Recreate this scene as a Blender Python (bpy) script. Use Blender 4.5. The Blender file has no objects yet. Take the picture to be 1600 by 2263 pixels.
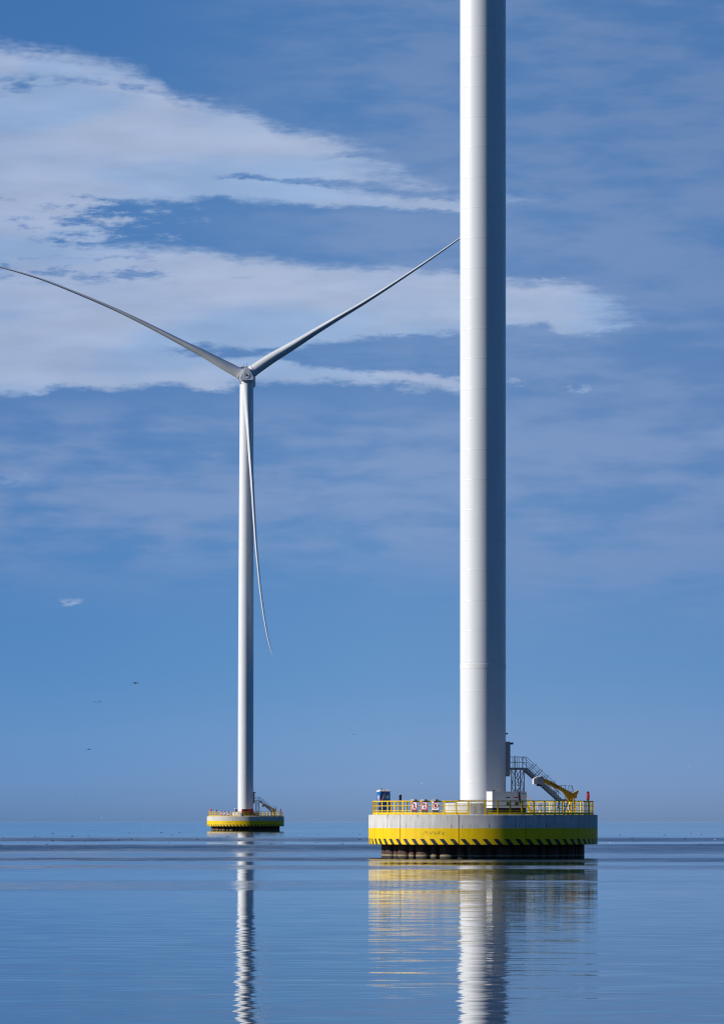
import bpy, bmesh, math, random
from mathutils import Vector, Matrix
random.seed(7)
R = math.radians
C = bpy.context.scene.collection
S = bpy.context.scene

# ------------------------------------------------------------------ camera, exposure, sun, sky
FOC = 9000.0          # focal length in photograph pixels (1600 wide)
HOR = 1806.0          # horizon row
EYE = 4.0             # eye height over the water
cam_d = bpy.data.cameras.new('camera')
cam = bpy.data.objects.new('camera', cam_d); C.objects.link(cam)
cam.location = (0, 0, EYE); cam.rotation_euler = (R(90), 0, 0)
cam_d.sensor_fit = 'VERTICAL'; cam_d.sensor_height = 36.0; cam_d.sensor_width = 36.0
cam_d.lens = FOC / 2263 * 36.0
cam_d.shift_y = (HOR - 1131.5) / 2263
cam_d.clip_start = 1.0; cam_d.clip_end = 200000.0
S.camera = cam
S.view_settings.view_transform = 'Standard'; S.view_settings.look = 'None'
S.view_settings.exposure = 0.0; S.view_settings.gamma = 1.0
S.view_settings.use_curve_mapping = False
S.render.engine = 'CYCLES'
S.cycles.use_denoising = True
S.cycles.max_bounces = 6; S.cycles.diffuse_bounces = 3; S.cycles.glossy_bounces = 4
S.cycles.sample_clamp_indirect = 4.0
S.cycles.caustics_reflective = False; S.cycles.caustics_refractive = False
S.cycles.filter_width = 1.2

SUN_AZ, SUN_EL = R(81), R(24)          # sun 81 deg to the left of straight behind the viewer
sdir = Vector((-math.sin(SUN_AZ) * math.cos(SUN_EL), -math.cos(SUN_AZ) * math.cos(SUN_EL), math.sin(SUN_EL)))
sun_d = bpy.data.lights.new('sun', 'SUN'); sun_d.energy = 4.7; sun_d.angle = R(0.53); sun_d.color = (1.0, 0.955, 0.89)
sun = bpy.data.objects.new('sun', sun_d); C.objects.link(sun)
sun.rotation_euler = (-sdir).to_track_quat('-Z', 'Y').to_euler()

def lin(*c):
    out = []
    for v in c:
        v /= 255.0
        out.append(v / 12.92 if v <= 0.04045 else ((v + 0.055) / 1.055) ** 2.4)
    return tuple(out)

class NT:
    """small helper for building node trees out of expressions"""
    def __init__(s, tree): s.t = tree
    def n(s, typ, **kw):
        nd = s.t.nodes.new(typ)
        for k, v in kw.items(): setattr(nd, k, v)
        return nd
    def put(s, sock, v):
        if isinstance(v, bpy.types.NodeSocket): s.t.links.new(v, sock)
        elif v is not None:
            if isinstance(v, (tuple, list)) and len(v) == 3 and sock.type == 'RGBA': v = (*v, 1.0)
            sock.default_value = v
    def m(s, op, a, b=None, c=None, clamp=False):
        nd = s.n('ShaderNodeMath', operation=op, use_clamp=clamp)
        s.put(nd.inputs[0], a); s.put(nd.inputs[1], b); s.put(nd.inputs[2], c)
        return nd.outputs[0]
    def add(s, a, b): return s.m('ADD', a, b)
    def sub(s, a, b): return s.m('SUBTRACT', a, b)
    def mul(s, a, b): return s.m('MULTIPLY', a, b)
    def div(s, a, b): return s.m('DIVIDE', a, b)
    def inv(s, a): return s.m('SUBTRACT', 1.0, a)
    def step(s, x, lo, hi, a=0.0, b=1.0):
        nd = s.n('ShaderNodeMapRange', interpolation_type='SMOOTHSTEP', clamp=True)
        s.put(nd.inputs['Value'], x); s.put(nd.inputs['From Min'], lo); s.put(nd.inputs['From Max'], hi)
        s.put(nd.inputs['To Min'], a); s.put(nd.inputs['To Max'], b)
        return nd.outputs[0]
    def xyz(s, x, y, z):
        nd = s.n('ShaderNodeCombineXYZ'); s.put(nd.inputs[0], x); s.put(nd.inputs[1], y); s.put(nd.inputs[2], z)
        return nd.outputs[0]
    def sep(s, v):
        nd = s.n('ShaderNodeSeparateXYZ'); s.put(nd.inputs[0], v); return nd.outputs
    def noise(s, vec, scale=1.0, detail=4.0, rough=0.5, color=False, dist=0.0):
        nd = s.n('ShaderNodeTexNoise'); nd.noise_dimensions = '3D'
        s.put(nd.inputs['Vector'], vec); nd.inputs['Scale'].default_value = scale
        nd.inputs['Detail'].default_value = detail; nd.inputs['Roughness'].default_value = rough
        nd.inputs['Distortion'].default_value = dist
        return nd.outputs['Color'] if color else nd.outputs[0]
    def mix(s, f, a, b, mode='MIX'):
        nd = s.n('ShaderNodeMix', data_type='RGBA', blend_type=mode)
        s.put(nd.inputs[0], f); s.put(nd.inputs[6], a); s.put(nd.inputs[7], b)
        return nd.outputs[2]
    def curve(s, x, pts, x0, x1, y0, y1):
        nd = s.n('ShaderNodeFloatCurve')
        cv = nd.mapping.curves[0]
        q = [((a - x0) / (x1 - x0), (b - y0) / (y1 - y0)) for a, b in pts]
        while len(cv.points) < len(q): cv.points.new(0.5, 0.5)
        for p, (a, b) in zip(cv.points, q): p.location = (a, b); p.handle_type = 'AUTO_CLAMPED'
        nd.mapping.update()
        xx = s.m('DIVIDE', s.sub(x, x0), x1 - x0, clamp=True)
        s.put(nd.inputs['Value'], xx)
        return s.add(s.mul(nd.outputs[0], y1 - y0), y0)
    def ramp(s, x, stops, x0, x1):
        nd = s.n('ShaderNodeValToRGB'); cr = nd.color_ramp
        while len(cr.elements) < len(stops): cr.elements.new(0.5)
        for e, (p, c) in zip(cr.elements, stops):
            e.position = (p - x0) / (x1 - x0); e.color = (*c, 1.0)
        s.put(nd.inputs[0], s.m('DIVIDE', s.sub(x, x0), x1 - x0, clamp=True))
        return nd.outputs[0]

def build_world():
    w = bpy.data.worlds.new('World'); S.world = w; w.use_nodes = True
    t = w.node_tree; t.nodes.clear(); k = NT(t)
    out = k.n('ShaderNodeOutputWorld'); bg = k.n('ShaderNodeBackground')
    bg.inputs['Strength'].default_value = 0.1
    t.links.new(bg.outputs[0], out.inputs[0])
    tc = k.n('ShaderNodeTexCoord')
    dx, dy, dz = k.sep(tc.outputs['Generated'])
    az = k.m('ARCTAN2', dx, dy)
    hz = k.m('SQRT', k.add(k.mul(dx, dx), k.mul(dy, dy)))
    el = k.m('ARCTAN2', dz, hz)
    # sky map: azimuth and elevation of the direction, in 1/9000 rad; u = 0 .. 1600 is the view, v counts down from the zenith side
    u = k.add(k.mul(az, FOC), 800.0)
    v = k.sub(HOR, k.mul(k.m('TANGENT', k.m('MINIMUM', el, 1.45)), FOC))
    nz = lambda sx, sy, seed, d=5.0, r=0.55: k.noise(k.xyz(k.mul(u, sx), k.mul(v, sy), seed), 1.0, d, r)
    # wind-drawn distortion of the cloud edges
    w1 = nz(1/130., 1/50., 3.1, 6, .62); w2 = nz(1/34., 1/15., 9.7, 5, .65)
    uu = k.add(u, k.mul(k.sub(nz(1/160., 1/60., 21.3), .5), 90.0))
    vv = k.add(k.add(v, k.mul(k.sub(w1, .5), 46.0)), k.mul(k.sub(w2, .5), 22.0))
    Cv = lambda pts: k.curve(uu, pts, -400, 2000, 0, 2300)
    band = lambda top, bot, a, b: k.mul(k.step(k.sub(vv, top), -a, a), k.step(k.sub(bot, vv), -b, b))
    # --- upper pale sheet
    At = Cv([(-400, 60), (0, 108), (150, 130), (250, 152), (345, 182), (385, 216), (450, 235), (560, 252), (620, 285), (700, 297), (785, 320), (860, 352), (950, 402), (1010, 425), (1120, 436), (2000, 470)])
    Ab = Cv([(-400, 452), (0, 446), (200, 441), (350, 445), (480, 438), (600, 446), (800, 458), (1016, 470), (1120, 448), (2000, 440)])
    strip = k.mul(k.step(k.sub(vv, k.sub(Ab, 30.0)), -12, 12), k.step(k.sub(Ab, vv), -6, 6))
    A = k.mul(band(At, Ab, 26, 10), k.m('MAXIMUM', k.step(u, 740, 860, 1.0, .50), k.mul(strip, .92)))
    A = k.mul(A, k.step(u, 960, 1330, 1.0, .10))
    # dull notch under the sheet's upper lip
    n1 = k.mul(band(Cv([(-400, 165), (0, 172), (200, 172), (300, 190), (400, 205), (2000, 300)]), Cv([(-400, 230), (0, 215), (150, 190), (300, 212), (420, 222), (2000, 300)]), 14, 16), k.step(u, 420, 330))
    A = k.mul(A, k.sub(1.0, k.mul(n1, k.mul(k.step(nz(1/60., 1/20., 5.5), .40, .62), .62))))
    s1 = k.mul(k.step(k.m('ABSOLUTE', k.sub(vv, Cv([(-400, 388), (480, 390), (540, 389), (620, 398), (800, 411), (1016, 438), (2000, 470)]))), k.step(u, 450, 900, 7.0, 17.0), 1.0), k.mul(k.step(u, 455, 540), k.step(u, 1150, 900)))
    s2 = k.mul(k.step(k.m('ABSOLUTE', k.sub(vv, Cv([(-400, 348), (700, 346), (780, 341), (900, 350), (2000, 400)]))), 13.0, 2.0), k.mul(k.step(u, 660, 800), k.step(u, 1000, 850)))
    A = k.mul(A, k.mul(k.sub(1.0, k.mul(s1, .72)), k.sub(1.0, k.mul(s2, .6))))
    # --- lower pale sheet
    Ct = Cv([(-400, 430), (0, 480), (80, 530), (150, 548), (250, 548), (350, 548), (470, 560), (520, 573), (600, 578), (700, 588), (800, 592), (1016, 604), (1120, 622), (1250, 634), (1330, 655), (1400, 682), (1480, 706), (2000, 790)])
    Cb = Cv([(-400, 890), (0, 874), (70, 872), (130, 857), (250, 862), (380, 851), (430, 861), (545, 848), (700, 844), (850, 848), (1016, 858), (1120, 862), (2000, 880)])
    Cl = band(Ct, Cb, 20, 11)
    Dt = Cv([(-400, 760), (300, 768), (450, 768), (620, 768), (690, 758), (800, 746), (950, 738), (1016, 735), (1120, 726), (1200, 719), (1255, 746), (1330, 738), (1400, 717), (1450, 690), (1520, 640), (2000, 560)])
    Db = Cv([(-400, 770), (300, 774), (400, 784), (530, 791), (620, 795), (690, 812), (800, 824), (1016, 838), (1110, 860), (1200, 905), (2000, 905)])
    D = k.mul(band(Dt, Db, 9, 8), k.step(u, 290, 420))
    D2 = k.mul(D, k.step(k.add(nz(1/70., 1/22., 14.2), k.step(u, 380, 1000, .06, .3)), .32, .54))
    Cl = k.mul(Cl, k.sub(1.0, k.mul(D2, .95)))
    fib = k.add(k.mul(nz(1/210., 1/13., 71.0, 5, .6), .6), k.mul(nz(1/70., 1/26., 73.0, 5, .6), .4))
    Cl = k.mul(Cl, k.sub(1.0, k.step(k.sub(k.step(u, 1210, 1560, 0.0, .66), fib), -.42, .06)))
    # --- broken cloud at the left end of the dark gap, and dark rags in the lower sheet
    rag = nz(1/85., 1/24., 31.0, 7, .66)
    gap = k.mul(k.step(v, 405, 432), k.step(v, 612, 560))
    M = k.mul(gap, k.step(k.sub(rag, k.step(u, -60, 470, -.20, .15)), .39, .65))
    M = k.mul(M, k.step(u, 560, 340))
    rag2 = k.mul(k.mul(k.step(v, 555, 585), k.step(v, 640, 610)), k.mul(k.step(u, 420, 330), k.step(rag, .46, .64)))
    Cl = k.mul(Cl, k.sub(1.0, k.mul(rag2, .75)))
    # small wisps
    def puff(cu, cv, ru, rv, amt, seed):
        e = k.add(k.m('POWER', k.div(k.sub(uu, cu), ru), 2.0), k.m('POWER', k.div(k.sub(vv, cv), rv), 2.0))
        return k.mul(k.mul(k.step(e, 1.2, .1), k.step(nz(1/22., 1/9., seed, 5, .6), .34, .56)), amt)
    P = puff(152, 1331, 27, 12, .40, 2.2)
    for a in ((925, 857, 60, 12, .4, 4.4), (1280, 857, 38, 11, .42, 6.6), (1150, 849, 40, 12, .36, 7.1), (45, 1062, 70, 20, .28, 8.8), (1180, 622, 90, 8, .4, 1.4)):
        P = k.m('MAXIMUM', P, puff(*a))
    light = k.m('MAXIMUM', k.m('MAXIMUM', A, Cl), k.m('MAXIMUM', M, P))
    fil = k.add(k.mul(nz(1/140., 1/16., 81.0, 6, .62), .55), k.mul(nz(1/46., 1/13., 83.0, 5, .62), .45))
    rimw = k.mul(k.mul(light, k.inv(light)), 4.0)                       # frayed rims only
    light = k.m('ADD', light, k.mul(k.mul(k.sub(fil, .5), 2.6), rimw), clamp=True)
    light = k.mul(light, k.step(nz(1/360., 1/90., 87.0, 5, .55), .28, .58, .80, 1.0))
    # --- colours
    base = k.ramp(v, [(-9000, lin(30, 62, 112)), (-2600, lin(38, 78, 134)), (-700, lin(54, 100, 160)), (0, lin(68, 119, 180)), (480, lin(78, 128, 187)), (900, lin(86, 132, 189)), (1280, lin(84, 137, 195)), (1500, lin(91, 144, 199)), (1660, lin(106, 151, 202)), (1745, lin(115, 151, 197)), (1790, lin(113, 144, 186)), (1806, lin(111, 141, 181)), (1900, lin(90, 120, 160))], -9000, 1900)
    base = k.mix(1.0, base, k.ramp(u, [(150, (1.08, 1.02, 1.0)), (1150, (1.36, 1.09, 1.0))], -400, 2000), 'MULTIPLY')
    base = k.mix(k.step(v, 1600, 1800), base, k.mix(1.0, base, (.84, .95, .99, 1), 'MULTIPLY'))
    veil_n = k.add(k.mul(nz(1/420., 1/150., 41.0, 4, .5), .55), k.mul(nz(1/170., 1/42., 47.0, 5, .52), .45))
    up_right = k.mul(k.step(u, 250, 900), k.step(v, 900, 500))
    mid = k.mul(k.step(v, 840, 960), k.step(v, 1420, 1120))
    veil = k.mul(k.m('MAXIMUM', k.m('MAXIMUM', k.mul(up_right, .95), mid), k.step(u, 950, 1200, 0, .8)), k.step(veil_n, .37, .60, .05, 1.0))
    veil = k.mul(veil, k.step(v, 1480, 1180))
    base = k.mix(k.mul(veil, .86), base, k.mix(k.step(v, 0, 900), lin(111, 141, 187), lin(129, 156, 200)))
    hi = k.mix(k.step(nz(1/520., 1/170., 55.0, 3, .45), .36, .60), lin(154, 181, 219), lin(176, 191, 220))
    tex = k.step(nz(1/190., 1/46., 61.0, 5, .5), .25, .75, .93, 1.04)
    hi = k.mix(1.0, hi, k.xyz(tex, tex, tex), 'MULTIPLY')
    sky = k.mix(k.mul(light, .96), base, hi)
    # brighter over mid-view, a little darker to the far left and right of the air
    sky = k.mix(1.0, sky, k.ramp(k.m('ABSOLUTE', k.sub(u, 850)), [(0, (.985, .99, .985)), (850, (.87, .90, .935)), (5000, (.62, .68, .74))], 0, 5000), 'MULTIPLY')
    # --- the rest of the dome: Nishita daylight, unseen, dimmed and tinted blue to deepen the shaded sides
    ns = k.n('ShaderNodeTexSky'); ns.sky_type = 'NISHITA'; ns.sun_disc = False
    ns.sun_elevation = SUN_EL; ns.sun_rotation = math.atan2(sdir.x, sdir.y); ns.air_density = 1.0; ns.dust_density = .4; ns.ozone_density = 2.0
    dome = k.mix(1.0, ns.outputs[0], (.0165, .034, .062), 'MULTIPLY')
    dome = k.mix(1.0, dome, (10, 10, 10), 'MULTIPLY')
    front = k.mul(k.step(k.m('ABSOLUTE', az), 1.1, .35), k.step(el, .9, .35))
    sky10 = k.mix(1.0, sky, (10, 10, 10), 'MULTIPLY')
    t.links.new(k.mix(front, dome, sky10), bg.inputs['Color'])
build_world()
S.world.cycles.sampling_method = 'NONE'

# ------------------------------------------------------------------ materials
MATS = {}
def mat(name, col, rough=.5, metal=0.0, var=.12, scale=1.5, streak=0.0, spec=.5, bump=0.0):
    if name in MATS: return MATS[name]
    m = bpy.data.materials.new(name); m.use_nodes = True
    t = m.node_tree; k = NT(t); b = t.nodes['Principled BSDF']
    tc = k.n('ShaderNodeTexCoord').outputs['Object']
    f = k.noise(tc, scale, 6, .6)
    g = k.step(f, .3, .7, 1 - var, 1 + var)
    if streak:
        x, y, z = k.sep(tc)
        st = k.noise(k.xyz(k.mul(x, 6), k.mul(y, 6), k.mul(z, .5)), 1.0, 5, .6)
        g = k.mul(g, k.step(st, .40, .68, 1.0, 1 - streak))
    t.links.new(k.mix(1.0, (*col, 1), k.xyz(g, g, g), 'MULTIPLY'), b.inputs['Base Color'])
    t.links.new(k.step(f, .3, .7, max(rough - .08, .02), min(rough + .1, 1)), b.inputs['Roughness'])
    b.inputs['Metallic'].default_value = metal; b.inputs['Specular IOR Level'].default_value = spec
    if bump:
        bp = k.n('ShaderNodeBump'); bp.inputs['Strength'].default_value = bump; bp.inputs['Distance'].default_value = .02
        t.links.new(k.noise(tc, scale * 8, 4, .6), bp.inputs['Height']); t.links.new(bp.outputs[0], b.inputs['Normal'])
    MATS[name] = m; return m

YEL = mat('yellow_paint', (.86, .56, .004), .5, var=.08, streak=.10, spec=.25)
YELD = mat('crane_yellow', (.62, .36, .005), .45, var=.12, streak=.2)
GALV = mat('galvanised_steel', (.34, .36, .38), .42, .35, var=.15)
WHITE = mat('white_enamel', (.80, .80, .79), .35, var=.04)
GREYW = mat('pale_grey_enamel', (.56, .57, .58), .4, var=.05)
BLACK = mat('black_rubber', (.012, .012, .013), .6)
DARK = mat('dark_steel', (.03, .035, .04), .5, .2)
RED = mat('red_plastic', (.62, .015, .012), .32, var=.08)
REDP = mat('red_machine_paint', (.50, .045, .03), .4, var=.1, streak=.15)
SIGNRED = mat('sign_red', (.66, .012, .015), .4, var=.03)
SIGNWHITE = mat('sign_white', (.86, .86, .86), .4, var=.02)
SIGNBLACK = mat('sign_black', (.012, .012, .012), .5, var=.02)
BLUE = mat('blue_plastic', (.012, .13, .42), .42, var=.08)
ORANGE = mat('orange_strap', (.75, .12, .02), .6)
TEAL = mat('teal_print', (.03, .22, .28), .5)
LOUVRE = mat('vent_grey', (.10, .11, .12), .5)
CONC = mat('plinth_concrete', (.56, .54, .50), .8, var=.10, scale=1.2, streak=.15, bump=.2)
HUBM = mat('hub_grey', (.80, .81, .82), .4, var=.05, scale=.4)
NACG = mat('nacelle_grey', (.40, .41, .42), .45, var=.08, scale=.3)
BLADE = mat('blade_white', (.72, .73, .74), .36, var=.05, scale=.15)
BIRDD = mat('dark_feathers', (.025, .024, .024), .8)
BIRDW = mat('white_feathers', (.80, .80, .78), .8)
LAMP = mat('lamp_housing', (.45, .46, .47), .4)

def tower_material():
    m = bpy.data.materials.new('tower_paint'); m.use_nodes = True
    t = m.node_tree; k = NT(t); b = t.nodes['Principled BSDF']
    tc = k.n('ShaderNodeTexCoord').outputs['Object']; x, y, z = k.sep(tc)
    a = k.m('ARCTAN2', x, k.mul(y, -1))
    q = k.div(k.sub(z, 78.8), 2.956)
    seam = k.step(k.m('ABSOLUTE', k.sub(k.m('FRACT', k.add(q, .5)), .5)), .017, .004)       # ring welds
    fl = k.m('FLOOR', k.add(q, .0))
    va = k.sub(k.mul(k.m('FRACT', k.mul(k.m('SINE', k.mul(fl, 12.9898)), 43.7)), 3.2), 1.6)
    vs = k.step(k.m('ABSOLUTE', k.sub(a, va)), .012, .004)                                     # one upright weld per shell ring
    w = k.m('MAXIMUM', seam, k.mul(vs, .6))
    ringtone = k.m('FRACT', k.mul(k.m('SINE', k.mul(fl, 78.233)), 17.3))
    dirt = k.noise(k.xyz(k.mul(x, 1.2), k.mul(y, 1.2), k.mul(z, .12)), 1.0, 6, .6)
    g = k.mul(k.step(dirt, .3, .75, 1.02, .95), k.add(.985, k.mul(ringtone, .02)))
    g = k.mul(g, k.sub(1.0, k.mul(w, k.add(.02, k.mul(ringtone, .06)))))
    t.links.new(k.mix(1.0, (.79, .80, .81, 1), k.xyz(g, g, g), 'MULTIPLY'), b.inputs['Base Color'])
    t.links.new(k.step(dirt, .3, .7, .30, .40), b.inputs['Roughness'])
    bp = k.n('ShaderNodeBump'); bp.inputs['Strength'].default_value = .38; bp.inputs['Distance'].default_value = .015
    t.links.new(w, bp.inputs['Height']); t.links.new(bp.outputs[0], b.inputs['Normal'])
    return m
TOWER = tower_material()

RCAP = 11.22
def cap_material():
    m = bpy.data.materials.new('painted_concrete'); m.use_nodes = True
    t = m.node_tree; k = NT(t); b = t.nodes['Principled BSDF']
    tc = k.n('ShaderNodeTexCoord').outputs['Object']; x, y, z = k.sep(tc)
    a = k.m('ARCTAN2', x, k.mul(y, -1))
    s = k.mul(a, RCAP)
    edge = k.mul(k.sub(k.noise(tc, 5.0, 4), .5), .03)
    zz = k.add(z, edge)
    q = k.m('FRACT', k.div(k.add(k.add(s, k.mul(zz, .85)), 2.488 - 1.62 + 105.22), 2 * math.pi * RCAP / 67))
    wear = k.step(k.noise(k.xyz(k.mul(s, 3.0), k.mul(z, 5.0), 12.0), 1.0, 5, .7), .60, .70)
    stripe = k.mul(k.mul(k.step(k.add(q, k.mul(k.sub(k.noise(tc, 2.2, 4), .5), .10)), .46, .44), k.step(zz, 1.93, 1.91)), k.sub(1.0, k.mul(wear, .45)))
    yel = k.step(zz, 2.955, 2.945)
    onside = k.step(z, 4.20, 4.10)
    fine = k.noise(tc, 9.0, 5, .6); big = k.noise(tc, .55, 4, .5)
    streak = k.noise(k.xyz(k.mul(s, 2.2), k.mul(z, .25), 1.0), 1.0, 6, .65)
    pores = k.step(k.noise(tc, 22.0, 2, .5), .70, .76)
    run = k.mul(k.step(k.noise(k.xyz(k.mul(s, 5.5), k.mul(z, .35), 7.0), 1.0, 3, .6), .57, .64), k.mul(k.step(z, 3.5, 3.05), k.step(z, 2.95, 3.02)))
    rim = k.mul(k.step(k.noise(k.xyz(k.mul(s, 3.0), k.mul(z, .6), 2.0), 1.0, 4, .6), .50, .66), k.step(z, 3.7, 4.24))
    g = k.mul(k.step(streak, .30, .70, 1.08, .84), k.mul(k.step(big, .3, .7, .93, 1.06), k.step(fine, .2, .8, .95, 1.05)))
    g = k.mul(g, k.sub(1.0, k.m('MAXIMUM', k.mul(pores, .35), k.m('MAXIMUM', k.mul(run, .85), k.mul(rim, .28)))))
    pid = k.m('FLOOR', k.div(k.add(a, 1.396), .5815))
    g = k.mul(g, k.add(.955, k.mul(k.m('FRACT', k.mul(k.m('SINE', k.mul(k.add(pid, 3.0), 12.99)), 437.5)), .08)))
    conc = k.mix(1.0, (.64, .62, .585, 1), k.xyz(g, g, g), 'MULTIPLY')
    gy = k.mul(k.step(streak, .35, .75, 1.03, .86), k.step(fine, .2, .8, .97, 1.03))
    # rubbed dark scuffs, the worn remains of stencilled marks
    def box(a0, a1, z0, z1): return k.mul(k.mul(k.step(a, a0 - .02, a0 + .02), k.step(a, a1 + .02, a1 - .02)), k.mul(k.step(z, z0 - .1, z0 + .1), k.step(z, z1 + .1, z1 - .1)))
    sc = k.step(k.noise(k.xyz(k.mul(s, 7.0), k.mul(z, 3.6), 4.0), 1.0, 5, .75), .50, .57)
    scuff = k.m('MAXIMUM', k.mul(box(-.56, -.36, 2.30, 2.62), sc), k.mul(box(.66, .92, 1.95, 2.70), k.mul(k.step(k.noise(k.xyz(k.mul(s, 5), k.mul(z, 3), 8.0), 1.0, 5, .7), .60, .68), .8)))
    yc = k.mix(1.0, (.92, .60, .002, 1), k.xyz(gy, gy, gy), 'MULTIPLY')
    yc = k.mix(k.mul(scuff, .9), yc, (.06, .05, .02, 1))
    col = k.mix(k.mul(yel, onside), conc, yc)
    col = k.mix(k.mul(stripe, onside), col, (.024, .026, .032, 1))
    t.links.new(col, b.inputs['Base Color'])
    t.links.new(k.mix(yel, (.85, .85, .85, 1), (.5, .5, .5, 1)), b.inputs['Roughness']); b.inputs['Specular IOR Level'].default_value = .22
    bp = k.n('ShaderNodeBump'); bp.inputs['Strength'].default_value = .25; bp.inputs['Distance'].default_value = .02
    t.links.new(fine, bp.inputs['Height']); t.links.new(bp.outputs[0], b.inputs['Normal'])
    return m
CAP = cap_material()

def pile_material():
    m = bpy.data.materials.new('rusty_pile_steel'); m.use_nodes = True
    t = m.node_tree; k = NT(t); b = t.nodes['Principled BSDF']
    tc = k.n('ShaderNodeTexCoord').outputs['Object']; x, y, z = k.sep(tc)
    n = k.noise(tc, 3.0, 6, .65); n2 = k.noise(k.xyz(k.mul(x, 3), k.mul(y, 3), k.mul(z, .8)), 1.0, 5, .6)
    col = k.mix(k.step(n2, .35, .65), (.016, .011, .010, 1), (.13, .048, .03, 1))
    zz = k.add(z, k.mul(k.sub(n, .5), .16))
    band = k.mul(k.step(zz, .20, .26), k.step(zz, .42, .34))
    col = k.mix(k.mul(band, k.step(n, .30, .55, .5, 1.0)), col, (.27, .23, .12, 1))
    col = k.mix(k.step(zz, .24, .17), col, (.012, .012, .011, 1))
    t.links.new(col, b.inputs['Base Color']); b.inputs['Roughness'].default_value = .75
    return m
PILE = pile_material()

def water_material():
    m = bpy.data.materials.new('lake_water'); m.use_nodes = True
    t = m.node_tree; k = NT(t); b = t.nodes['Principled BSDF']
    pos = k.n('ShaderNodeNewGeometry').outputs['Position']; x, y, z = k.sep(pos)
    yy = k.m('MAXIMUM', y, 20.0)
    warp = k.noise(k.xyz(k.mul(x, .012), k.mul(y, .004), 3.0), 1.0, 4, .55)
    warp2 = k.noise(k.xyz(k.mul(x, .05), k.mul(y, .02), 8.0), 1.0, 4, .6)
    row = k.div(36000.0, yy)                       # wind lanes lie across the lake, ever wider apart with distance
    row = k.mul(row, k.add(1.0, k.add(k.mul(k.sub(warp, .5), .10), k.mul(k.sub(warp2, .5), .05))))
    sig = k.mul(k.curve(row, LANES, 0, 480, 0, 130), .001)
    # the near lane thins out to the right
    thin = k.mul(k.mul(k.step(row, 140, 144), k.step(row, 166, 160)), k.step(x, -14, 14, 0.0, .62))
    sig = k.mul(sig, k.sub(1.0, thin))
    patch = k.noise(k.xyz(k.mul(x, .03), k.mul(y, .012), 1.0), 1.0, 5, .6)
    sig = k.mul(sig, k.step(patch, .28, .72, .72, 1.30))
    # ripples: the colour of two noises is read as slopes, long crests lying across the view plus finer ones
    def slopes(fx, fy, seed, d, r):
        o = k.sep(k.noise(k.xyz(k.mul(x, fx), k.mul(y, fy), seed), 1.0, d, r, color=True))
        return k.sub(o[0], .5), k.sub(o[1], .5)
    ax, ay = slopes(.16, .85, 2.0, 2, .5)
    bx, by = slopes(.55, 4.2, 6.0, 3, .55)
    q = k.mul(sig, 7.5)
    sx = k.mul(k.add(k.mul(ax, .75), k.mul(bx, .55)), k.mul(q, SIDE))
    sy = k.mul(k.add(k.mul(ay, .36), k.mul(by, 1.05)), q)
    g = k.div(EYE, yy)                              # low ripples hide their far faces at grazing angles
    sy = k.add(sy, k.mul(k.div(k.mul(sig, sig), k.add(sig, k.mul(g, 2.0))), LEAN))
    sy = k.m('MAXIMUM', sy, k.mul(g, -.55))
    nv = k.n('ShaderNodeVectorMath', operation='NORMALIZE')
    t.links.new(k.xyz(sx, k.mul(sy, -1), 1.0), nv.inputs[0])
    t.links.new(nv.outputs[0], b.inputs['Normal'])
    b.inputs['Base Color'].default_value = (.008, .022, .045, 1)
    b.inputs['Roughness'].default_value = .02
    b.inputs['IOR'].default_value = 1.333
    return m
SIDE, LEAN = 1.2, 2.2
LANES = [(0, .6), (12.5, .6), (13.3, 9), (14.6, 9), (16, 9), (30, 9), (44, 9), (46.5, 52), (53, 50), (55.5, 6), (59, 6), (61, 62), (71, 58), (79, 38), (86, 22), (90, 40), (92, 62), (97, 55), (100, 18), (105, 13), (108, 38), (114, 34), (118, 9), (138, 9), (144, 32), (158, 28), (165, 6.5), (200, 7.5), (260, 9), (480, 10.5)]

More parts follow.
